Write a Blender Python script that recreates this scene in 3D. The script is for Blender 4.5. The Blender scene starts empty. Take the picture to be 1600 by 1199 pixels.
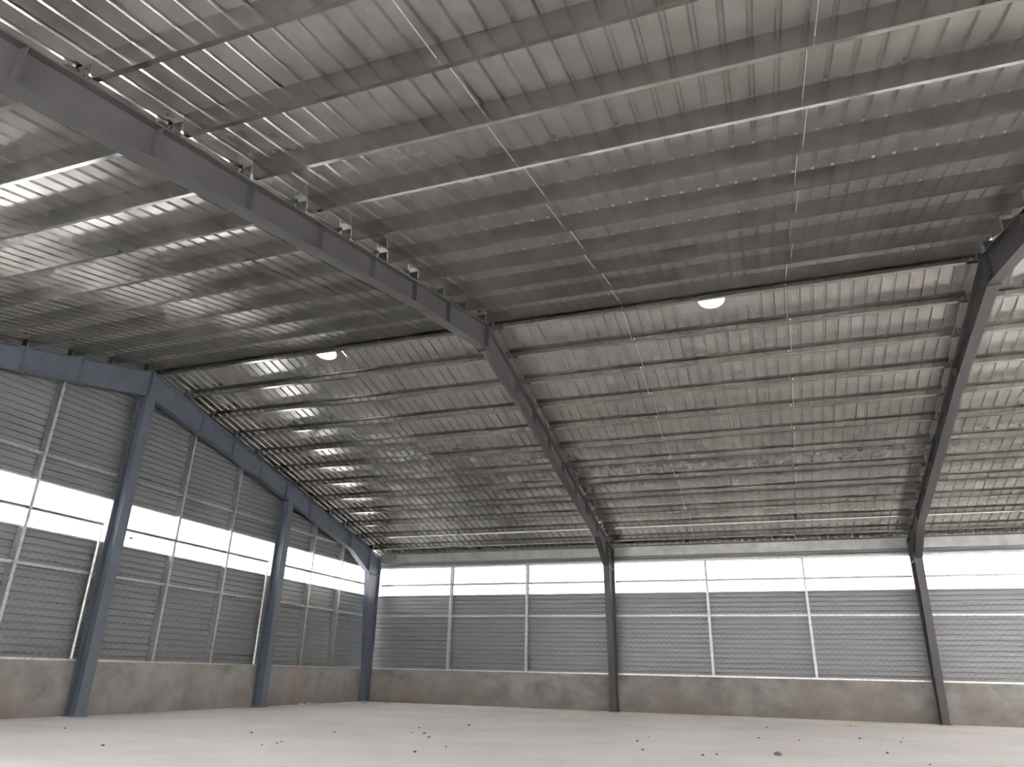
import bpy, math, random
from mathutils import Matrix, Vector
random.seed(7)
scene = bpy.context.scene
COL = scene.collection

# ------------------------------------------------------------------ camera
cam_d = bpy.data.cameras.new('camera')
cam_d.sensor_width = 36.0
cam_d.lens = 1117.78 / 1600 * 36.0
cam_d.clip_start = 0.05
cam_d.clip_end = 500
cam = bpy.data.objects.new('camera', cam_d)
COL.objects.link(cam)
RX = Vector((0.94242854, 0.33364699, 0.02254186))
UP = Vector((0.10566547, -0.36106418, 0.92653519))
FW = Vector((-0.31727474, 0.87081131, 0.37553216))
m = Matrix.Identity(4)
for i in range(3):
    m[i][0], m[i][1], m[i][2] = RX[i], UP[i], -FW[i]
m.translation = Vector((15.9959, -27.4335, 1.1606))
cam.matrix_world = m
scene.camera = cam

# ------------------------------------------------------------------ light
world = bpy.data.worlds.new('overcast_sky')
scene.world = world
world.use_nodes = True
bg = world.node_tree.nodes['Background']
bg.inputs['Color'].default_value = (0.99, 0.99, 1.0, 1)
bg.inputs['Strength'].default_value = 30.5
scene.view_settings.view_transform = 'Standard'
scene.view_settings.look = 'None'
scene.view_settings.gamma = 1.0
scene.view_settings.use_curve_mapping = False
scene.view_settings.exposure = 0.0
scene.cycles.use_denoising = True
scene.cycles.max_bounces = 10
scene.cycles.diffuse_bounces = 5
scene.cycles.glossy_bounces = 6
scene.cycles.sample_clamp_indirect = 40.0

# ------------------------------------------------------------------ sizes
B = 10.2168            # bay length
NB = 3                 # bays
XE = B * NB
YR = -13.5             # ridge
YN = -27.0             # near side line
ZT = 8.72              # top of rafter at ridge
SLN, SLF = 0.228, 0.232  # slope of the near and of the far roof side
SL = 0.230
PD = 0.25              # purlin depth
ZS, ZM, ZB, ZU, ZH, ZG = 1.20, 3.22, 4.03, 4.44, 5.14, 5.72
ZL = 3.6               # foot of the light strip added in the unseen near side wall
PITCH = 0.262          # rib pitch of the roof sheets
SH = PITCH * 3
ca, sa = 1 / math.sqrt(1 + SL * SL), SL / math.sqrt(1 + SL * SL)


def ztop(y):
    return ZT - (SLF if y > YR else SLN) * abs(y - YR)


def zsheet(y):
    return ztop(y) + PD / ca


# ------------------------------------------------------------------ materials
def new_mat(name):
    mt = bpy.data.materials.new(name)
    mt.use_nodes = True
    nt = mt.node_tree
    return mt, nt, nt.nodes['Principled BSDF'], nt.nodes.new, nt.links.new


def metal(name, col, rough, metallic=1.0, var=0.12, scale=(1.2, 1.2, 1.2), bump=0.0, bscale=(3, 3, 3), rvar=0.06):
    mt, nt, b, N, L = new_mat(name)
    tc = N('ShaderNodeTexCoord')
    mp = N('ShaderNodeMapping'); mp.inputs['Scale'].default_value = scale
    L(tc.outputs['Object'], mp.inputs['Vector'])
    nz = N('ShaderNodeTexNoise'); nz.inputs['Scale'].default_value = 2.0
    nz.inputs['Detail'].default_value = 5
    L(mp.outputs['Vector'], nz.inputs['Vector'])
    rp = N('ShaderNodeValToRGB')
    rp.color_ramp.elements[0].position = 0.3
    rp.color_ramp.elements[1].position = 0.7
    rp.color_ramp.elements[0].color = (*[c * (1 - var) for c in col], 1)
    rp.color_ramp.elements[1].color = (*[min(1, c * (1 + var)) for c in col], 1)
    L(nz.outputs['Fac'], rp.inputs['Fac'])
    L(rp.outputs['Color'], b.inputs['Base Color'])
    mr = N('ShaderNodeMapRange')
    mr.inputs['To Min'].default_value = rough - rvar
    mr.inputs['To Max'].default_value = rough + rvar
    L(nz.outputs['Fac'], mr.inputs['Value'])
    L(mr.outputs['Result'], b.inputs['Roughness'])
    b.inputs['Metallic'].default_value = metallic
    if bump:
        mp2 = N('ShaderNodeMapping'); mp2.inputs['Scale'].default_value = bscale
        L(tc.outputs['Object'], mp2.inputs['Vector'])
        n2 = N('ShaderNodeTexNoise'); n2.inputs['Scale'].default_value = 1.0
        n2.inputs['Detail'].default_value = 2
        L(mp2.outputs['Vector'], n2.inputs['Vector'])
        bp = N('ShaderNodeBump'); bp.inputs['Strength'].default_value = 1.0
        bp.inputs['Distance'].default_value = bump
        L(n2.outputs['Fac'], bp.inputs['Height'])
        L(bp.outputs['Normal'], b.inputs['Normal'])
    return mt


M_ROOF = metal('galvalume_roof', (0.44, 0.43, 0.41), 0.19, metallic=0.70, rvar=0.03, bump=0.002, bscale=(1.5, 0.8, 1.5))
M_PURLIN = metal('galvanised_purlin', (0.34, 0.335, 0.315), 0.14, metallic=0.9, rvar=0.04, bump=0.002, bscale=(0.8, 4, 4))
M_GALV = metal('galvanised_section', (0.62, 0.63, 0.63), 0.38, var=0.2, scale=(6, 6, 6))
M_EAVE = metal('galvanised_eave', (0.42, 0.42, 0.40), 0.3, metallic=0.6, var=0.15)
M_POST = metal('galvanised_post', (0.50, 0.51, 0.51), 0.42, var=0.2, scale=(6, 6, 6))
M_WIRE = metal('galvanised_wire', (0.42, 0.43, 0.43), 0.45, metallic=0.6)
M_STEEL = metal('grey_primer', (0.066, 0.064, 0.065), 0.42, metallic=0.0, var=0.10)
M_STEELB = metal('slate_blue_primer', (0.095, 0.115, 0.14), 0.42, metallic=0.0, var=0.12)
M_CLEAT = metal('shaded_cleat', (0.045, 0.045, 0.047), 0.8, metallic=0.0)  # shade on the cleats put into a darker colour
M_CLAD = metal('grey_cladding', (0.205, 0.209, 0.216), 0.34, metallic=0.25, var=0.08, scale=(0.5, 0.5, 2))
M_TRIM = metal('grey_flashing', (0.42, 0.41, 0.39), 0.4, metallic=0.3)


def translucent(name, col):
    mt, nt, b, N, L = new_mat(name)
    nt.nodes.remove(b)
    out = nt.nodes['Material Output']
    tc = N('ShaderNodeTexCoord')
    nz = N('ShaderNodeTexNoise'); nz.inputs['Scale'].default_value = 0.6
    nz.inputs['Detail'].default_value = 4
    L(tc.outputs['Object'], nz.inputs['Vector'])
    rp = N('ShaderNodeValToRGB')
    rp.color_ramp.elements[0].position = 0.3
    rp.color_ramp.elements[1].position = 0.75
    rp.color_ramp.elements[0].color = (*[c * 0.9 for c in col], 1)
    rp.color_ramp.elements[1].color = (*col, 1)
    L(nz.outputs['Fac'], rp.inputs['Fac'])
    t = N('ShaderNodeBsdfTranslucent'); L(rp.outputs['Color'], t.inputs['Color'])
    d = N('ShaderNodeBsdfDiffuse'); d.inputs['Color'].default_value = (0.5, 0.5, 0.5, 1)
    g = N('ShaderNodeBsdfGlossy'); g.inputs['Roughness'].default_value = 0.3
    g.inputs['Color'].default_value = (0.5, 0.5, 0.5, 1)
    a = N('ShaderNodeAddShader')
    L(t.outputs[0], a.inputs[0]); L(d.outputs[0], a.inputs[1])
    mx = N('ShaderNodeMixShader'); mx.inputs[0].default_value = 0.06
    L(a.outputs[0], mx.inputs[1]); L(g.outputs[0], mx.inputs[2])
    L(mx.outputs[0], out.inputs['Surface'])
    return mt


M_PANE = translucent('milky_sheet', (0.145, 0.150, 0.153))
M_PANEC = translucent('yellowed_milky_sheet', (0.155, 0.147, 0.125))
M_PANEG = translucent('cool_milky_sheet', (0.27, 0.28, 0.29))
M_PANE_LIGHT = translucent('added_light_sheet', (0.92, 0.92, 0.92))  # clearer sheet for the strips added out of view to light the hall
M_VENT = translucent('white_vent_plastic', (0.5, 0.5, 0.5))


def cement(name, base, dark, warm, rough, floor=False):
    mt, nt, b, N, L = new_mat(name)
    tc = N('ShaderNodeTexCoord')
    mp = N('ShaderNodeMapping')
    mp.inputs['Scale'].default_value = (0.25, 0.25, 0.25) if floor else (0.8, 0.8, 1.0)
    L(tc.outputs['Object'], mp.inputs['Vector'])
    n1 = N('ShaderNodeTexNoise'); n1.inputs['Scale'].default_value = 1.6
    n1.inputs['Detail'].default_value = 8; n1.inputs['Roughness'].default_value = 0.62
    L(mp.outputs['Vector'], n1.inputs['Vector'])
    r1 = N('ShaderNodeValToRGB')
    r1.color_ramp.elements[0].position = 0.32; r1.color_ramp.elements[0].color = (*dark, 1)
    r1.color_ramp.elements[1].position = 0.62; r1.color_ramp.elements[1].color = (*base, 1)
    L(n1.outputs['Fac'], r1.inputs['Fac'])
    n2 = N('ShaderNodeTexNoise'); n2.inputs['Scale'].default_value = 0.7
    n2.inputs['Detail'].default_value = 4
    L(tc.outputs['Object'], n2.inputs['Vector'])
    r2 = N('ShaderNodeValToRGB')
    r2.color_ramp.elements[0].position = 0.48; r2.color_ramp.elements[0].color = (0, 0, 0, 1)
    r2.color_ramp.elements[1].position = 0.75; r2.color_ramp.elements[1].color = (1, 1, 1, 1)
    L(n2.outputs['Fac'], r2.inputs['Fac'])
    mx = N('ShaderNodeMix'); mx.data_type = 'RGBA'
    L(r2.outputs['Color'], mx.inputs['Factor'])
    L(r1.outputs['Color'], mx.inputs['A'])
    mx.inputs['B'].default_value = (*warm, 1)
    out = mx.outputs['Result']
    sx = N('ShaderNodeSeparateXYZ'); L(tc.outputs['Object'], sx.inputs[0])
    mr = N('ShaderNodeMapRange')
    m2 = N('ShaderNodeMix'); m2.data_type = 'RGBA'
    if floor:   # paler band along the foot of the back wall
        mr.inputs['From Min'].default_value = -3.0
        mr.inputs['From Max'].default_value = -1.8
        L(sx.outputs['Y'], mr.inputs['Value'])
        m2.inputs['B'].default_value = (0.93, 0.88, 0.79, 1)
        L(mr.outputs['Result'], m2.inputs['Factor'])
    else:       # brown earth splashed on the foot of the wall
        mr.inputs['From Min'].default_value = 0.75
        mr.inputs['From Max'].default_value = 0.0
        L(sx.outputs['Z'], mr.inputs['Value'])
        mm = N('ShaderNodeMath'); mm.operation = 'MULTIPLY'
        L(mr.outputs['Result'], mm.inputs[0]); L(n2.outputs['Fac'], mm.inputs[1])
        m2.inputs['B'].default_value = (dark[0] * 0.95, dark[1] * 0.78, dark[2] * 0.72, 1)
        L(mm.outputs[0], m2.inputs['Factor'])
    L(out, m2.inputs['A'])
    L(m2.outputs['Result'], b.inputs['Base Color'])
    b.inputs['Roughness'].default_value = rough
    n3 = N('ShaderNodeTexNoise'); n3.inputs['Scale'].default_value = 14
    n3.inputs['Detail'].default_value = 6
    L(tc.outputs['Object'], n3.inputs['Vector'])
    bp = N('ShaderNodeBump'); bp.inputs['Distance'].default_value = 0.01
    bp.inputs['Strength'].default_value = 0.35
    L(n3.outputs['Fac'], bp.inputs['Height'])
    L(bp.outputs['Normal'], b.inputs['Normal'])
    return mt


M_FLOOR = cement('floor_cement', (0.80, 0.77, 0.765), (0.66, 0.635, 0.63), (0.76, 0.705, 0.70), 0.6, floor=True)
M_PLINTH = cement('plinth_render', (0.285, 0.275, 0.258), (0.155, 0.147, 0.136), (0.235, 0.20, 0.18), 0.7)
M_GROUND = cement('bare_earth', (0.36, 0.32, 0.26), (0.26, 0.22, 0.17), (0.32, 0.26, 0.2), 0.9)
M_STONE = metal('grey_stone', (0.16, 0.15, 0.14), 0.8, metallic=0)
M_LUMP = metal('pale_mortar', (0.62, 0.58, 0.5), 0.9, metallic=0)


# ------------------------------------------------------------------ mesh helpers
class MB:
    def __init__(self):
        self.v, self.f = [], []

    def add(self, vs, fs):
        n = len(self.v)
        self.v += [tuple(p) for p in vs]
        self.f += [tuple(i + n for i in q) for q in fs]

    def box(self, x0, x1, y0, y1, z0, z1):
        vs = [(x, y, z) for z in (z0, z1) for y in (y0, y1) for x in (x0, x1)]
        self.add(vs, [(0, 2, 3, 1), (4, 5, 7, 6), (0, 1, 5, 4), (2, 6, 7, 3), (0, 4, 6, 2), (1, 3, 7, 5)])

    def hexa(self, p):      # 8 points: bottom ring of four, top ring of four
        self.add(p, [(3, 2, 1, 0), (4, 5, 6, 7), (0, 1, 5, 4), (1, 2, 6, 5), (2, 3, 7, 6), (3, 0, 4, 7)])

    def prism(self, prof, axis, a, b):   # closed profile polygon extruded along an axis
        n = len(prof)

        def pt(q, t):
            return {'x': (t, q[0], q[1]), 'y': (q[0], t, q[1]), 'z': (q[0], q[1], t)}[axis]
        vs = [pt(q, a) for q in prof] + [pt(q, b) for q in prof]
        self.add(vs, [(i, (i + 1) % n, (i + 1) % n + n, i + n) for i in range(n)]
                 + [tuple(range(n - 1, -1, -1)), tuple(range(n, 2 * n))])

    def rod(self, a, b, r, n=6):
        a, b = Vector(a), Vector(b)
        d = (b - a).normalized()
        u = d.orthogonal().normalized(); w = d.cross(u)
        vs = []
        for p in (a, b):
            for i in range(n):
                t = 2 * math.pi * i / n
                vs.append(p + u * (r * math.cos(t)) + w * (r * math.sin(t)))
        self.add(vs, [(i, (i + 1) % n, (i + 1) % n + n, i + n) for i in range(n)]
                 + [tuple(range(n - 1, -1, -1)), tuple(range(n, 2 * n))])

    def mesh(self, name, mat):
        me = bpy.data.meshes.new(name)
        me.from_pydata(self.v, [], self.f)
        me.materials.append(mat)
        me.update()
        return me

    def obj(self, name, mat, parent=None, loc=(0, 0, 0)):
        return link(name, self.mesh(name, mat), parent, loc)


def link(name, me, parent=None, loc=(0, 0, 0)):
    o = bpy.data.objects.new(name, me)
    COL.objects.link(o)
    o.location = loc
    o.parent = parent
    return o


def empty(name, loc=(0, 0, 0)):
    return link(name, None, None, loc)


def tag(o, label, cat, group=None, kind=None):
    o['label'] = label
    o['category'] = cat
    if group:
        o['group'] = group
    if kind:
        o['kind'] = kind
    return o


def fix_normals(me):
    import bmesh
    bm = bmesh.new(); bm.from_mesh(me)
    bmesh.ops.recalc_face_normals(bm, faces=bm.faces)
    bm.to_mesh(me); bm.free()


ORD = ['first', 'second', 'third', 'fourth', 'fifth', 'sixth', 'seventh', 'eighth', 'ninth', 'tenth',
       'eleventh', 'twelfth']

# ------------------------------------------------------------------ ground and floor
b = MB(); b.box(-60, 90, -80, 60, -0.5, -0.06)
tag(b.obj('ground', M_GROUND), 'bare earth ground around the shed', 'ground', kind='structure')
b = MB(); b.box(-0.3, XE + 0.3, -31.0, 0.3, -0.06, 0.0)
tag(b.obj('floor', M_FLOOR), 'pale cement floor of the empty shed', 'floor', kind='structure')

# ------------------------------------------------------------------ roof (ceiling) sheets
ceiling = tag(empty('ceiling', (0, 0, 0)), 'ribbed galvanised roof sheeting seen from inside', 'ceiling', kind='structure')
VENTS = [(15.33, -12.98), (5.50, -12.98)]
RV = 0.28


def sheet_profile():
    pr = [(0.0, 0.0)]
    for k in range(3):
        c = PITCH * (k + 0.5)
        pr += [(c - 0.036, 0.0), (c - 0.018, 0.036), (c + 0.018, 0.036), (c + 0.036, 0.0)]
    pr.append((SH, 0.0))
    return pr


def roof_sheet_mesh(spans):
    bb = MB()
    pr = sheet_profile()
    for (ya, yb) in spans:
        n = max(2, int(abs(yb - ya) / 3.4) + 1)
        ys = [ya + (yb - ya) * i / (n - 1) for i in range(n)]
        vs = [(x, y, zsheet(y) + z) for y in ys for (x, z) in pr]
        w = len(pr)
        bb.add(vs, [(j * w + i, j * w + i + 1, (j + 1) * w + i + 1, (j + 1) * w + i) for j in range(n - 1) for i in range(w - 1)])
    return bb.mesh('roof_sheet', M_ROOF)


FAR_E, NEAR_E = 0.30, YN - 1.65
me_near = roof_sheet_mesh([(NEAR_E, YR - 0.06)])
me_far = roof_sheet_mesh([(YR + 0.06, FAR_E)])
vent_meshes = {}
ns = int(math.ceil((XE + 0.6) / SH))
sheets_x = [-0.3 + SH * i for i in range(ns)]
for x in sheets_x:
    link('roof_sheet', me_near, ceiling, (x, 0, 0))
    cut = [vx for vx in VENTS if x < vx[0] + RV and x + SH > vx[0] - RV]
    if cut:
        vy = cut[0][1]
        me = roof_sheet_mesh([(YR + 0.06, vy - RV - 0.04), (vy + RV + 0.04, FAR_E)])
    else:
        me = me_far
    link('roof_sheet', me, ceiling, (x, 0, 0))
# ridge capping
b = MB()
zc = zsheet(YR) + 0.045
xa, xb = -0.3, sheets_x[-1] + SH
b.hexa([(xa, YR - 0.35, zc - 0.35 * SL), (xb, YR - 0.35, zc - 0.35 * SL), (xb, YR, zc), (xa, YR, zc),
        (xa, YR - 0.35, zc - 0.35 * SL + .004), (xb, YR - 0.35, zc - 0.35 * SL + .004), (xb, YR, zc + .004), (xa, YR, zc + .004)])
b.hexa([(xa, YR, zc), (xb, YR, zc), (xb, YR + 0.35, zc - 0.35 * SL), (xa, YR + 0.35, zc - 0.35 * SL),
        (xa, YR, zc + .004), (xb, YR, zc + .004), (xb, YR + 0.35, zc - 0.35 * SL + .004), (xa, YR + 0.35, zc - 0.35 * SL + .004)])
b.obj('ridge_cap', M_ROOF, ceiling)

# ------------------------------------------------------------------ roof vents
for i, (vx, vy) in enumerate(VENTS):
    hit = [x for x in sheets_x if x < vx + RV and x + SH > vx - RV]
    x0, x1 = min(hit), max(hit) + SH
    t = tag(empty('roof_vent', (vx, vy, zsheet(vy))),
            ['bright round roof vent opening below the ridge in the middle bay',
             'bright round roof vent opening below the ridge beside the left gable'][i], 'vent', 'roof vents below the ridge')
    y0, y1 = vy - RV - 0.06, vy + RV + 0.06
    n = 32
    # flashing plate with a round hole
    bb = MB()
    rect = []
    for k in range(n):
        a = 2 * math.pi * k / n
        c, s = math.cos(a), math.sin(a)
        # project on the rectangle
        q = 1.0 / max(abs(c), abs(s))
        c, s = round(c * q, 6), round(s * q, 6)
        rect.append((c * ((x1 - vx) if c > 0 else (vx - x0)), s * ((y1 - vy) if s > 0 else (vy - y0))))
    vs = [(RV * math.cos(2 * math.pi * k / n), RV * math.sin(2 * math.pi * k / n)) for k in range(n)] + rect
    vs = [(p[0], p[1], -SLF * p[1] - 0.004) for p in vs]
    bb.add(vs, [(k, (k + 1) % n, (k + 1) % n + n, k + n) for k in range(n)])
    for yy in (y0 - vy + .02, y1 - vy - .02):      # upstands that close the ends of the cut ribs
        zz = -SLF * yy
        bb.add([(x0 - vx, yy, zz - .006), (x1 - vx, yy, zz - .006), (x1 - vx, yy, zz + .07), (x0 - vx, yy, zz + .07)], [(0, 1, 2, 3)])
    bb.obj('flashing', M_ROOF, t)
    bb = MB()
    ring = lambda r, z0: [(r * math.cos(2 * math.pi * k / n), r * math.sin(2 * math.pi * k / n),
                           z0 - SLF * r * math.sin(2 * math.pi * k / n)) for k in range(n)]
    bb.add(ring(RV, -0.004) + ring(RV, 0.22), [(k, (k + 1) % n, (k + 1) % n + n, k + n) for k in range(n)])
    bb.obj('throat', M_VENT, t)
    bb = MB()
    prev = None
    vs = []; fs = []
    prof = [(RV * 1.02, 0.20), (RV * 1.25, 0.30), (RV * 1.2, 0.45), (RV * 0.8, 0.58), (0.02, 0.64)]
    for (r, z) in prof:
        vs += [(r * math.cos(2 * math.pi * k / n) * (1.0 + 0.05 * (k % 2)), r * math.sin(2 * math.pi * k / n) * (1.0 + 0.05 * (k % 2)), z) for k in range(n)]
    for j in range(len(prof) - 1):
        fs += [(j * n + k, j * n + (k + 1) % n, (j + 1) * n + (k + 1) % n, (j + 1) * n + k) for k in range(n)]
    bb.add(vs, fs)
    bb.obj('dome', M_VENT, t)

# ------------------------------------------------------------------ portal frames
FW2 = 0.11            # half flange width
YC = -0.07             # outer face of the columns
YK = -0.98             # knee (inner face of the column at the top)
ZK = 4.86
FT = 0.016
BASE_IN = 0.34


def depth(t, end):     # rafter depth by distance from the ridge
    if end:
        pts = [(0, .72), (3.3, .60), (8, .58), (11.1, .58)]
    else:
        pts = [(0, .62), (3.3, .44), (8, .44), (11.1, .44)]
    for (a, da), (c, dc) in zip(pts, pts[1:]):
        if t <= c:
            return da + (dc - da) * (t - a) / (c - a)
    return pts[-1][1]


def add_web(bb, x, pts_top, pts_bot, th=0.010):
    for (a, c), (d, e) in zip(zip(pts_top, pts_bot), list(zip(pts_top, pts_bot))[1:]):
        P = []
        for xx in (x - th / 2, x + th / 2):
            P += [(xx, c[0], c[1]), (xx, e[0], e[1]), (xx, d[0], d[1]), (xx, a[0], a[1])]
        bb.hexa(P)


def add_flange(bb, x, pts, hw, th, up):
    for (y0, z0), (y1, z1) in zip(pts, pts[1:]):
        d = Vector((y1 - y0, z1 - z0)).normalized()
        nrm = Vector((-d.y, d.x)) * th * up
        a0, a1 = (y0, z0), (y1, z1)
        c0, c1 = (y0 + nrm.x, z0 + nrm.y), (y1 + nrm.x, z1 + nrm.y)
        bb.hexa([(x - hw, *a0), (x + hw, *a0), (x + hw, *a1), (x - hw, *a1),
                 (x - hw, *c0), (x + hw, *c0), (x + hw, *c1), (x - hw, *c1)])


def mirror_y(y, side):   # side +1 far, -1 near
    return y if side > 0 else 2 * YR - y


FRAME_LABELS = ['slate blue portal frame standing against the left gable wall',
                'grey portal frame crossing the hall in the middle of the view',
                'grey portal frame at the right edge with its column at far wall',
                'grey portal frame closing the open right end of the shed']
FRAME_X = [0.21, B, 2 * B, 3 * B]
PUR_Y = [0.19 + 1.130 * k for k in range(12)]


def make_frame(i):
    x = FRAME_X[i]
    end = (i == 0)
    mat = M_STEELB if end else M_STEEL
    root = tag(empty('portal_frame', (x, YR, 0)), FRAME_LABELS[i], 'steel frame', 'portal frames of the shed')
    T = 2 * YR

    def o(bb, name, parent=root, mt=mat):
        me = bb.mesh(name, mt)
        fix_normals(me)
        ob = link(name, me, parent)
        if parent is root:
            ob.location = (0, -YR, 0)
        return ob
    for side in (1, -1):
        my = lambda y: mirror_y(y, side)
        # column
        bb = MB()
        ztc = ztop(YC)
        inner = [(my(YC - BASE_IN), 0.02), (my(YK), ZK), (my(YK), ztop(YK) - 0.03)]
        outer = [(my(YC), 0.02), (my(YC), ZK), (my(YC), ztc - 0.03)]
        add_web(bb, 0, outer, inner)
        add_flange(bb, 0, inner, FW2, FT, 1 if side > 0 else -1)
        add_flange(bb, 0, outer, FW2, FT, -1 if side > 0 else 1)
        # cap plate
        add_flange(bb, 0, [(my(YC), ztc - 0.016), (my(YK), ztop(YK) - 0.016)], FW2, FT, -1 if side > 0 else 1)
        c = o(bb, 'column')
        bb = MB()
        ya, yb = sorted((my(YC + 0.0), my(YC - BASE_IN - 0.06)))
        bb.box(-0.17, 0.17, ya, yb, 0.0, 0.02)
        o(bb, 'base_plate', c)
        # knee stiffener inside the column at haunch level
        bb = MB()
        ya, yb = sorted((my(YC), my(YK)))
        bb.box(-FW2 + .005, FW2 - .005, ya, yb, ZK - 0.006, ZK + 0.006)
        o(bb, 'stiffener', c)
        # rafter
        ts = [0.012, 3.3, 8.0, 11.1]
        top = [(my(YR + t), ztop(YR + t)) for t in ts] + [(my(YK + FT), ztop(YK))]
        bot = [(my(YR + t), ztop(YR + t) - depth(t, end)) for t in ts] + [(my(YK + FT), ZK + .01)]
        bb = MB()
        add_web(bb, 0, top, bot)
        add_flange(bb, 0, top, FW2, FT, -1 if side > 0 else 1)
        add_flange(bb, 0, bot, FW2, FT, 1 if side > 0 else -1)
        r = o(bb, 'rafter')
        # web stiffeners
        for k in range(7):
            t = 2.13 + 1.47 * k
            if t > 11.2:
                continue
            y = my(YR + t)
            za, zb = ztop(YR + t) - depth(t, end) + FT, ztop(YR + t) - FT
            bb = MB()
            for s in (-1, 1):
                bb.box(min(s * 0.006, s * (FW2 - .008)), max(s * 0.006, s * (FW2 - .008)), y - 0.008, y + 0.008, za, zb)
            o(bb, 'stiffener', r)
        # ridge end plate
        bb = MB()
        ya, yb = sorted((my(YR + 0.001), my(YR + 0.018)))
        bb.box(-FW2, FW2, ya, yb, ZT - depth(0, end) - 0.06, ZT + 0.0)
        for q in range(4):
            zz = ZT - 0.1 - q * 0.15
            for s in (-1, 1):
                bb.rod((s * 0.07, my(YR + 0.018), zz), (s * 0.07, my(YR + 0.045), zz), 0.016)
        o(bb, 'end_plate', r)
        # cleats that hold the purlin ends
        for k, t in enumerate(PUR_Y):
            bb = MB()
            y = YR + t + 0.02
            za, zb = ztop(y) + 0.0, ztop(y) + 0.22
            ya, yb = sorted((my(y), my(y + 0.010)))
            ye, yf = sorted((my(y + 0.010), my(y + 0.09)))
            bb.box(-0.085, 0.085, ya, yb, za, zb)
            bb.box(-0.085, 0.085, ye, yf, za - .01, za + 0.008)
            for s in (-1, 1):
                for zz in (0.07, 0.16):
                    bb.rod((s * 0.05, my(y - 0.02), za + zz), (s * 0.05, my(y + 0.03), za + zz), 0.012)
            o(bb, 'purlin_cleat', r, M_CLEAT)
    return root


for i in range(4):
    make_frame(i)

# ------------------------------------------------------------------ purlins
BAYS = ['left bay by the gable', 'middle bay', 'right bay']


def c_profile(w, h, lip, t, open_dir):
    # section in (y, z), z up from the bottom flange, web at y = 0, flanges to open_dir
    s = open_dir
    return [(0, 0), (s * w, 0), (s * w, lip), (s * (w - t), lip), (s * (w - t), t), (s * t, t), (s * t, h - t),
            (s * (w - t), h - t), (s * (w - t), h - lip), (s * w, h - lip), (s * w, h), (0, h)]


def purlin_mesh(L, side):
    # opens up the slope; rotated into the roof plane
    bb = MB()
    od = -1 if side > 0 else 1
    pr = c_profile(0.075, PD, 0.030, 0.005, od)
    if side < 0:      # the free edge of the lower flange is bent up a little
        pr = [(y, z + 0.0062) if (abs(y) > 0.06 and z < 0.03) else (y, z) for (y, z) in pr]
    ang = -math.atan(SLF) if side > 0 else math.atan(SLN)
    c, s = math.cos(ang), math.sin(ang)
    pr = [(y * c - z * s, y * s + z * c) for (y, z) in pr]
    bb.prism(pr, 'x', 0, L)
    me = bb.mesh('roof_purlin', M_PURLIN)
    fix_normals(me)
    return me


PM = {}
for bay in range(NB):
    x0 = FRAME_X[bay] + (0.13 if bay == 0 else 0.11)
    x1 = FRAME_X[bay + 1] - 0.11
    for side in (1, -1):
        key = (bay == 0, side)
        if key not in PM:
            PM[key] = purlin_mesh(x1 - x0, side)
        for k, t in enumerate(PUR_Y):
            y = mirror_y(YR + t, side)
            o = link('roof_purlin', PM[key], None, (x0, y, ztop(y) + 0.0))
            tag(o, '%s galvanised roof purlin below the ridge on the %s slope, %s' % (ORD[k], 'far' if side > 0 else 'near', BAYS[bay]),
                'purlin', 'purlins of the %s slope, %s' % ('far' if side > 0 else 'near', BAYS[bay]))
            if bay == 1 and k < 11:
                for q, xr in enumerate((13.42, 16.86)):
                    ya = t + 0.0
                    yb = t + 1.130
                    off = 0.06 * (k % 2)
                    bb = MB()
                    dz = 0.10
                    A = (xr - x0 + off, 0.0, dz)
                    yy = mirror_y(YR + yb, side)
                    Bp = (xr - x0 + off, yy - y, ztop(yy) - ztop(y) + dz)
                    bb.rod(A, Bp, 0.0045 if side < 0 else 0.0028, 5)
                    ex = 0.04 if side > 0 else -0.04
                    bb.rod((A[0], A[1] - ex, A[2] + ex * SL), A, 0.011, 6)
                    bb.obj('sag_rod', M_POST, o)

# ------------------------------------------------------------------ wall building blocks
CP = [(0, 0), (.105, 0), (.120, .04), (.145, .04)]    # one rib of the cladding, pitch 0.16


def rib_rows(z0, z1):
    zs = []
    z = z0
    k = 0
    rows = []
    while z < z1 - 1e-6:
        for (dz, dx) in CP:
            zz = z0 + 0.16 * k + dz
            if zz < z1 - 1e-6:
                rows.append((zz, dx))
        k += 1
        z = z0 + 0.16 * k
    rows.append((z1, 0.0))
    return rows


def ribbed(name, mat, parent, axis, plane, sgn, a, bnd, z0, z1, top=None):
    """ribbed sheet with horizontal ribs; axis 'x': runs along x at y = plane; 'y': runs along y at x = plane.
    sgn points outwards. top: function giving the roof height, clips the sheet."""
    bb = MB()
    rows = rib_rows(z0, z1)

    def ext(z):
        if top is None:
            return a, bnd
        lo, hi = a, bnd
        ta, tb = top(a), top(bnd)
        if z <= min(ta, tb):
            return a, bnd
        if z >= max(ta, tb):
            return None
        q = a + (bnd - a) * (z - ta) / (tb - ta)
        return (q, bnd) if tb > ta else (a, q)
    for (za, da), (zb, db) in zip(rows, rows[1:]):
        e, e2 = ext(za), ext(zb)
        if e is None:
            break
        if e2 is None:
            q = e[0] if top(e[0]) > top(e[1]) else e[1]
            e2 = (q, q)
        if axis == 'x':
            vs = [(e[0], plane + sgn * da, za), (e[1], plane + sgn * da, za), (e2[1], plane + sgn * db, zb), (e2[0], plane + sgn * db, zb)]
        else:
            vs = [(plane + sgn * da, e[0], za), (plane + sgn * da, e[1], za), (plane + sgn * db, e2[1], zb), (plane + sgn * db, e2[0], zb)]
        bb.add(vs, [(0, 1, 2, 3)])
    if not bb.f:
        return None
    return bb.obj(name, mat, parent)


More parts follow.
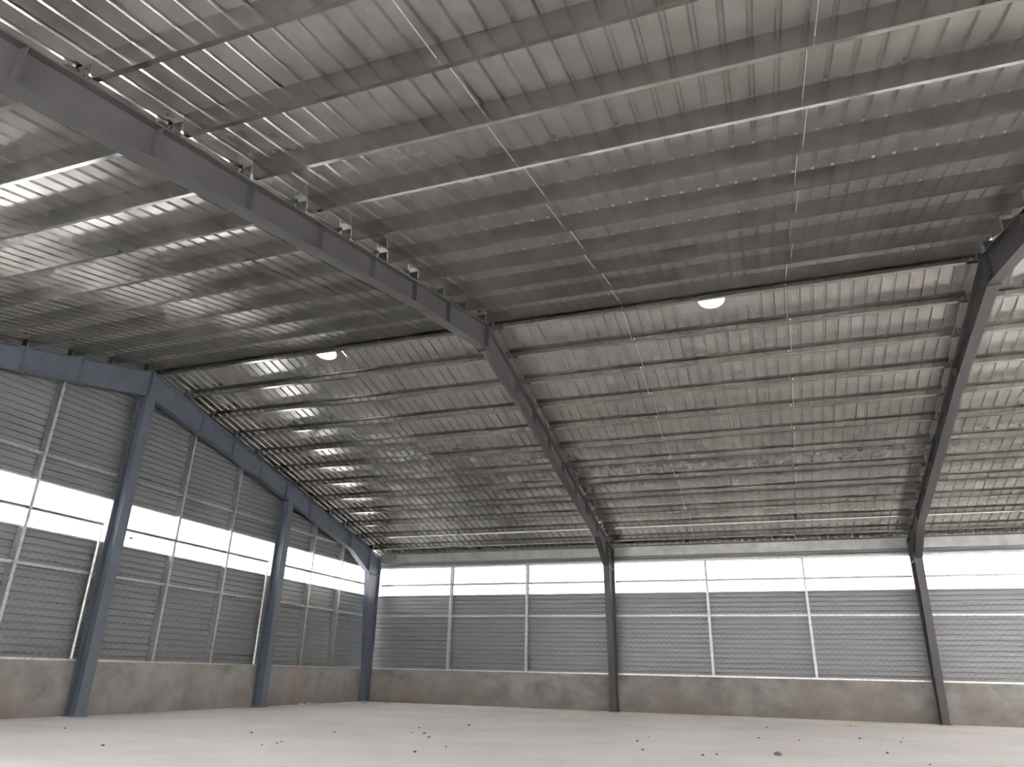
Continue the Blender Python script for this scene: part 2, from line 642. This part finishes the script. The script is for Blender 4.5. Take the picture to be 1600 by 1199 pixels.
def post_box(bb, axis, pos, z0, z1):
    """C section post, web to the left/near side"""
    w, d, t, l = 0.08, 0.20, 0.005, 0.02
    if axis == 'x':      # post of the side wall, at x = pos, depth along y
        pr = [(0, -.06), (w, -.06), (w, -.06 + l), (w - t, -.06 + l), (w - t, -.06 + t), (t, -.06 + t), (t, .14 - t), (w, .14 - t), (w, .14), (0, .14)]
        pr = [(pos - w / 2 + p[0], p[1]) for p in pr]
    else:
        pr = [(-.14, 0), (.06, 0), (.06, w), (.06 - l, w), (.06 - l, w - t), (.06 - t, w - t), (.06 - t, t), (-.14 + t, t), (-.14 + t, w), (-.14, w)]
        pr = [(p[0], pos - w / 2 + p[1]) for p in pr]
    bb.prism(pr, 'z', z0, z1)


# ------------------------------------------------------------------ back (side) wall
wb = MB(); wb.box(-0.25, XE + 0.2, -0.06, 0.22, 0, ZS)
wall_back = tag(wb.obj('wall_back', M_PLINTH), 'long far wall, cement plinth below ribbed grey cladding', 'wall', kind='structure')
win_b = tag(empty('window_2', (XE / 2, 0.12, ZB)), 'long translucent daylight strip along the far wall', 'window', kind='structure')
win_b.location = (0, 0, 0)
side_posts = {0: [3.60, 6.84], 1: [13.66, 16.97], 2: [23.85, 27.2]}
cuts = [0.0] + [x for k in range(3) for x in (side_posts[k] + [B * (k + 1)])]
cuts[0] = -0.12
for a, c in zip(cuts, cuts[1:]):
    ribbed('cladding_sheet', M_CLAD, wall_back, 'x', 0.145, 1, a, c, ZS, ZM + 0.0)
    ribbed('cladding_sheet', M_CLAD, wall_back, 'x', 0.145, 1, a, c, ZM, ZB)
    ribbed('cladding_sheet', M_CLAD, wall_back, 'x', 0.145, 1, a, c, ZH, zsheet(0.15) + 0.033)
    ribbed('pane', M_PANEC, win_b, 'x', 0.145, 1, a, c, ZB, ZU)
    ribbed('pane', M_PANE, win_b, 'x', 0.145, 1, a, c, ZU, ZH)
for zz in (ZB, ZH):
    bb = MB(); bb.box(-0.12, XE, 0.10, 0.143, zz - 0.02, zz + 0.02)
    bb.obj('flashing', M_TRIM, win_b)

WHICH_S = ['nearest the gable corner', 'left of the middle frame', 'right of the middle frame', 'left of the right frame',
           'right of the right frame', 'far right']
pn = 0
for bay in range(NB):
    for j, x in enumerate(side_posts[bay]):
        bb = MB(); post_box(bb, 'x', x, ZS, 5.20)
        me = bb.mesh('wall_post', M_POST); fix_normals(me)
        tag(link('wall_post', me), 'slim galvanised post on the far wall plinth, %s' % WHICH_S[pn], 'post', 'posts of the far wall')
        pn += 1
BN = ['left bay', 'middle bay', 'right bay']
for bay in range(NB):
    x0 = FRAME_X[bay] + FW2 + .01
    x1 = FRAME_X[bay + 1] - FW2 - .01
    for (z, h, nm) in ((ZM, .06, 'middle girt above the lower cladding'), (ZU, .075, 'girt across the daylight strip'),
                       (5.17, .07, 'head girt above the daylight strip')):
        bb = MB()
        bb.prism([(-.055, z - h / 2), (.055, z - h / 2), (.055, z + h / 2), (-.055, z + h / 2), (-.055, z + h / 2 - .02),
                  (-.05, z + h / 2 - .02), (-.05, z + h / 2 - .005), (.05, z + h / 2 - .005), (.05, z - h / 2 + .005), (-.055, z - h / 2 + .005)], 'x', x0, x1)
        me = bb.mesh('wall_girt', M_GALV if z == ZM else M_POST); fix_normals(me)
        tag(link('wall_girt', me), 'galvanised %s, far wall %s' % (nm, BN[bay]), 'girt', 'girts of the far wall')
    bb = MB(); bb.box(x0, x1, -.075, .05, ZS, ZS + .045)
    tag(bb.obj('sill_rail', M_GALV), 'galvanised rail along the plinth top, far wall %s' % BN[bay], 'rail', 'plinth rails of the far wall')
    # eave channel
    bb = MB()
    bb.prism([(p[0] - .05, p[1] + 5.37) for p in c_profile(0.09, 0.33, 0.025, 0.006, 1)], 'x', x0, x1)
    me = bb.mesh('eave_channel', M_EAVE); fix_normals(me)
    tag(link('eave_channel', me), 'deep galvanised eave channel at the roof edge, far wall %s' % BN[bay], 'eave beam', 'eave channels of the far wall')

# ------------------------------------------------------------------ left gable wall
wl = MB(); wl.box(-0.25, 0.06, YN - 1.3, -0.06, 0, ZS)
wall_left = tag(wl.obj('wall_left', M_PLINTH), 'left gable wall, cement plinth below ribbed grey cladding', 'wall', kind='structure')
win_l = tag(empty('window_1', (0, 0, 0)), 'translucent daylight strip across the left gable wall', 'window', kind='structure')
GP = {0: [-2.62, -4.60], 1: [-9.08, -11.28], 2: [-15.78, -18.0], 3: [-22.5, -24.75]}   # posts between the gable columns
GC = [-0.06, -6.80, -13.5, -20.25, YN - 1.3]
cuts = []
for k in range(4):
    cuts += [GC[k]] + GP[k]
cuts += [YN - 1.3]
rt = lambda y: zsheet(y) + 0.02
for a, c in zip(cuts, cuts[1:]):
    lo, hi = min(a, c), max(a, c)
    ribbed('cladding_sheet', M_CLAD, wall_left, 'y', -0.145, -1, lo, hi, ZS, ZM)
    ribbed('cladding_sheet', M_CLAD, wall_left, 'y', -0.145, -1, lo, hi, ZM, ZB)
    ribbed('cladding_sheet', M_CLAD, wall_left, 'y', -0.145, -1, lo, hi, ZH, max(rt(lo), rt(hi)), rt)
    ribbed('pane', M_PANEG, win_l, 'y', -0.145, -1, lo, hi, ZB, ZU)
    ribbed('pane', M_PANEG, win_l, 'y', -0.145, -1, lo, hi, ZU, ZH)
for zz in (ZB, ZH):
    bb = MB(); bb.box(-.143, -.10, YN, -0.06, zz - 0.02, zz + 0.02)
    bb.obj('flashing', M_TRIM, win_l)

GBN = ['corner bay', 'bay right of the ridge column', 'bay left of the ridge column', 'nearest bay']
for k in range(4):
    for j, y in enumerate(GP[k]):
        t = abs(y - YR)
        bb = MB(); post_box(bb, 'y', y, ZS, ztop(y) - depth(t, True) + 0.12)
        me = bb.mesh('wall_post', M_POST); fix_normals(me)
        tag(link('wall_post', me), 'gable wall post, %s, %s' % (['right one of two', 'left one of two'][j], GBN[k]), 'post', 'posts of the gable wall')
    y0, y1 = GC[k + 1] + (0.16 if k < 3 else 0), GC[k] - (0.16 if k else 0.5)
    for (z, h, nm) in ((ZM, .06, 'middle girt'), (ZU, .075, 'girt across the daylight strip'), (ZG, .06, 'upper girt')):
        yy0, yy1 = y0, y1
        if z == ZG and k == 0:
            yy1 = -3.0
        if z == ZG and k == 3:
            yy0 = 2 * YR + 3.0
        bb = MB()
        pr = [(.055, z - h / 2), (-.055, z - h / 2), (-.055, z + h / 2), (.055, z + h / 2), (.055, z + h / 2 - .02),
              (.05, z + h / 2 - .02), (.05, z + h / 2 - .005), (-.05, z + h / 2 - .005), (-.05, z - h / 2 + .005), (.055, z - h / 2 + .005)]
        bb.prism(pr, 'y', yy0, yy1)
        me = bb.mesh('wall_girt', M_GALV if z != ZU else M_POST); fix_normals(me)
        tag(link('wall_girt', me), 'galvanised %s on the gable wall, %s' % (nm, GBN[k]), 'girt', 'girts of the gable wall')
    bb = MB(); bb.box(-.05, .075, y0, y1, ZS, ZS + .045)
    tag(bb.obj('sill_rail', M_GALV), 'galvanised rail along the plinth top, gable %s' % GBN[k], 'rail', 'plinth rails of the gable wall')

# ------------------------------------------------------------------ near side wall and right gable wall (behind the viewer)
YW = YN - 1.3
wf = MB(); wf.box(-0.25, XE + 0.25, YW - 0.22, YW, 0, ZS)
wall_front = tag(wf.obj('wall_front', M_PLINTH), 'near side wall behind the viewer', 'wall', kind='structure')
light_f = tag(empty('added_light_strip_front'), 'unseen translucent light strip added in the near side wall', 'window', kind='structure')  # strip added out of view to brighten the hall
ribbed('cladding_sheet', M_CLAD, wall_front, 'x', YW - 0.12, -1, -0.12, XE, ZS, ZL)
ribbed('pane', M_PANE_LIGHT, light_f, 'x', YW - 0.12, -1, -0.12, XE, ZL, ZH)
ribbed('cladding_sheet', M_CLAD, wall_front, 'x', YW - 0.12, -1, -0.12, XE, ZH, zsheet(YW - .15) + 0.033)
wr = MB(); wr.box(XE + 0.0, XE + 0.25, YW, -0.06, 0, ZS)
wall_right = tag(wr.obj('wall_right', M_PLINTH), 'right gable wall, cement plinth below ribbed grey cladding', 'wall', kind='structure')
light_r = tag(empty('added_light_strip_right'), 'unseen translucent light strip added in the right gable wall', 'window', kind='structure')  # also added out of view, lights the hall from the right
for lo, hi in ((YW, YR), (YR, -0.06)):
    ribbed('cladding_sheet', M_CLAD, wall_right, 'y', XE + 0.14, 1, lo, hi, ZS, 3.2)
    ribbed('pane', M_PANE_LIGHT, light_r, 'y', XE + 0.14, 1, lo, hi, 3.2, ZH)
    ribbed('cladding_sheet', M_CLAD, wall_right, 'y', XE + 0.14, 1, lo, hi, ZH, max(rt(lo), rt(hi)), rt)

# gable columns (H section, flanges facing the hall)
for k, y in enumerate(GC[1:4]):
    root = tag(empty('gable_column', (0.25, y, 0)),
               'slate blue H column on the gable wall %s' % ['between the corner and the ridge', 'under the ridge', 'on the near side of the ridge'][k],
               'column', 'gable wall columns')
    zt = ztop(y) - depth(abs(y - YR), True) - 0.002
    bb = MB()
    bb.box(-.17, -.154, -.15, .15, 0.02, zt)
    bb.box(.154, .17, -.15, .15, 0.02, zt)
    bb.box(-.154, .154, -.006, .006, 0.02, zt)
    bb.obj('shaft', M_STEELB, root)
    bb = MB(); bb.box(-.185, .2, -.2, .2, 0, .02)
    for sx in (-.1, .1):
        for sy in (-.17, .17):
            bb.rod((sx, sy, .02), (sx, sy, .06), .014)
    bb.obj('base_plate', M_STEELB, root)

# fence tubes that hold the chain link beside the columns
TUBES = [(0.10, -13.5 - 0.24, 'left of the gable ridge column'), (0.10, -6.8 - 0.24, 'left of the column between corner and ridge'),
         (0.10, -20.25 - 0.24, 'left of the near gable column')]
for (x, y, w) in TUBES:
    bb = MB(); bb.rod((0.0, y, ZS + .045), (0.0, y, 4.32), 0.035, 10)
    me = bb.mesh('fence_tube', M_GALV)
    tag(link('fence_tube', me), 'round galvanised fence tube on the plinth, %s' % w, 'tube', 'fence tubes of the gable wall')


# ------------------------------------------------------------------ chain link behind the posts
def chain_link(axis, a, c, label, group):
    bb = MB()
    z0, z1 = ZS + 0.05, 3.62
    hgt = z1 - z0
    pit = 0.20
    r = 0.0028
    n = int((c - a + hgt) / pit) + 1
    for i in range(n):
        for s in (1, -1):
            # line from (u0, z0) climbing at 45 degrees
            u0 = a - hgt + pit * i if s > 0 else a + pit * i
            p0, p1 = [u0, z0], [u0 + s * hgt, z1]
            if s > 0:
                if p1[0] <= a or p0[0] >= c:
                    continue
                if p0[0] < a:
                    p0[1] += a - p0[0]; p0[0] = a
                if p1[0] > c:
                    p1[1] -= p1[0] - c; p1[0] = c
            else:
                if p0[0] <= a or p1[0] >= c:
                    continue
                if p1[0] < a:
                    p1[1] -= a - p1[0]; p1[0] = a
                if p0[0] > c:
                    p0[1] += p0[0] - c; p0[0] = c
            q = -0.070 + 0.005 * s
            if axis == 'x':
                bb.rod((p0[0], q, p0[1]), (p1[0], q, p1[1]), r, 4)
            else:
                bb.rod((-q, p0[0], p0[1]), (-q, p1[0], p1[1]), r, 4)
    ob = bb.obj('chain_link_mesh', M_WIRE)
    return tag(ob, label, 'wire mesh', group, kind='stuff')


for bay in range(NB):
    chain_link('x', FRAME_X[bay] + .2, FRAME_X[bay + 1] - .2, 'chain link mesh over the lower cladding, far wall %s' % BN[bay], 'chain link of the far wall')
for k in range(3):
    chain_link('y', GC[k + 1] + .2, GC[k] - (.2 if k else .4), 'chain link mesh over the lower cladding, gable %s' % GBN[k], 'chain link of the gable wall')


# ------------------------------------------------------------------ crumbs on the floor
def lump(r, flat, seed):
    rnd = random.Random(seed)
    bb = MB()
    vs, fs = [], []
    n = 7
    rows = [(0.55, 0.0), (1.0, 0.3), (0.75, 0.75), (0.2, 1.0)]
    for (q, z) in rows:
        for k in range(n):
            a = 2 * math.pi * k / n
            f = q * r * (0.75 + 0.5 * rnd.random())
            vs.append((f * math.cos(a), f * math.sin(a), z * r * flat * (0.85 + .3 * rnd.random()) if z else 0.0))
    for j in range(len(rows) - 1):
        fs += [(j * n + k, j * n + (k + 1) % n, (j + 1) * n + (k + 1) % n, (j + 1) * n + k) for k in range(n)]
    fs += [tuple(range(n - 1, -1, -1)), tuple(range(3 * n, 4 * n))]
    bb.add(vs, fs)
    return bb


STONES = [[6.12, -18.07], [3.04, -16.11], [6.35, -14.89], [7.96, -16.68], [7.95, -16.28], [7.88, -16.06], [7.49, -13.82],
          [8.28, -11.68], [9.06, -13.02], [9.52, -13.77], [10.56, -15.28], [10.49, -16.29], [8.85, -10.19], [8.78, -13.03],
          [10.67, -5.73], [13.18, -10.91], [13.17, -12.15], [13.58, -13.89], [14.6, -14.18], [14.8, -13.93], [15.39, -5.93],
          [15.32, -9.71], [16.12, -9.88], [17.57, -3.25], [17.54, -11.91], [18.35, -7.51], [18.12, -8.99], [17.38, -8.41], [17.94, -13.62]]


def across(p):      # how far to the right a floor point shows
    d = Vector((p[0], p[1], 0)) - cam.matrix_world.translation
    return d.dot(RX) / d.dot(FW)


NUM = ORD + ['thirteenth', 'fourteenth', 'fifteenth', 'sixteenth', 'seventeenth', 'eighteenth', 'nineteenth', 'twentieth',
             'twenty-first', 'twenty-second', 'twenty-third', 'twenty-fourth', 'twenty-fifth', 'twenty-sixth', 'twenty-seventh',
             'twenty-eighth', 'twenty-ninth']
pm = [lump(0.045, 0.8, sd).mesh('stone_chip', M_STONE) for sd in range(4)]
for i, (x, y) in enumerate(sorted(STONES, key=across)):
    o = link('stone_chip', pm[i % 4], None, (x, y, 0))
    sc = random.uniform(0.4, 0.75)
    o.scale = (sc, sc, sc)
    o.rotation_euler = (0, 0, random.uniform(0, 6))
    tag(o, 'small dark stone chip on the pale cement floor, %s from the left' % NUM[i], 'stone', 'stone chips on the floor')
o = link('stone', lump(0.07, 0.7, 11).mesh('stone', M_STONE), None, (15.74, -13.4, 0))
tag(o, 'largest dark stone on the floor near the bottom right', 'stone')
LUMPS = [(1.0, -1.6, .11), (0.75, -1.3, .07), (1.6, -1.0, .07), (0.5, -4.9, .10), (0.55, -4.55, .12), (0.5, -4.2, .09), (0.5, -3.9, .07)]
for i, (x, y, r) in enumerate(sorted(LUMPS, key=across)):
    o = link('mortar_lump', lump(r, 0.7, 20 + i).mesh('mortar_lump', M_LUMP), None, (x, y, 0))
    tag(o, 'pale mortar lump at the foot of the gable plinth, %s from the left' % NUM[i], 'rubble', 'mortar lumps by the corner')

# dark scrap caught on the gable daylight strip
o = link('scrap', lump(0.085, 0.25, 41).mesh('scrap', M_STONE), None, (-0.142, -12.66, 4.29))
o.rotation_euler = (0, math.pi / 2, 0)
o.scale = (0.45, 1.0, 0.8)
tag(o, 'small dark scrap stuck to the daylight strip right of the ridge column', 'scrap')
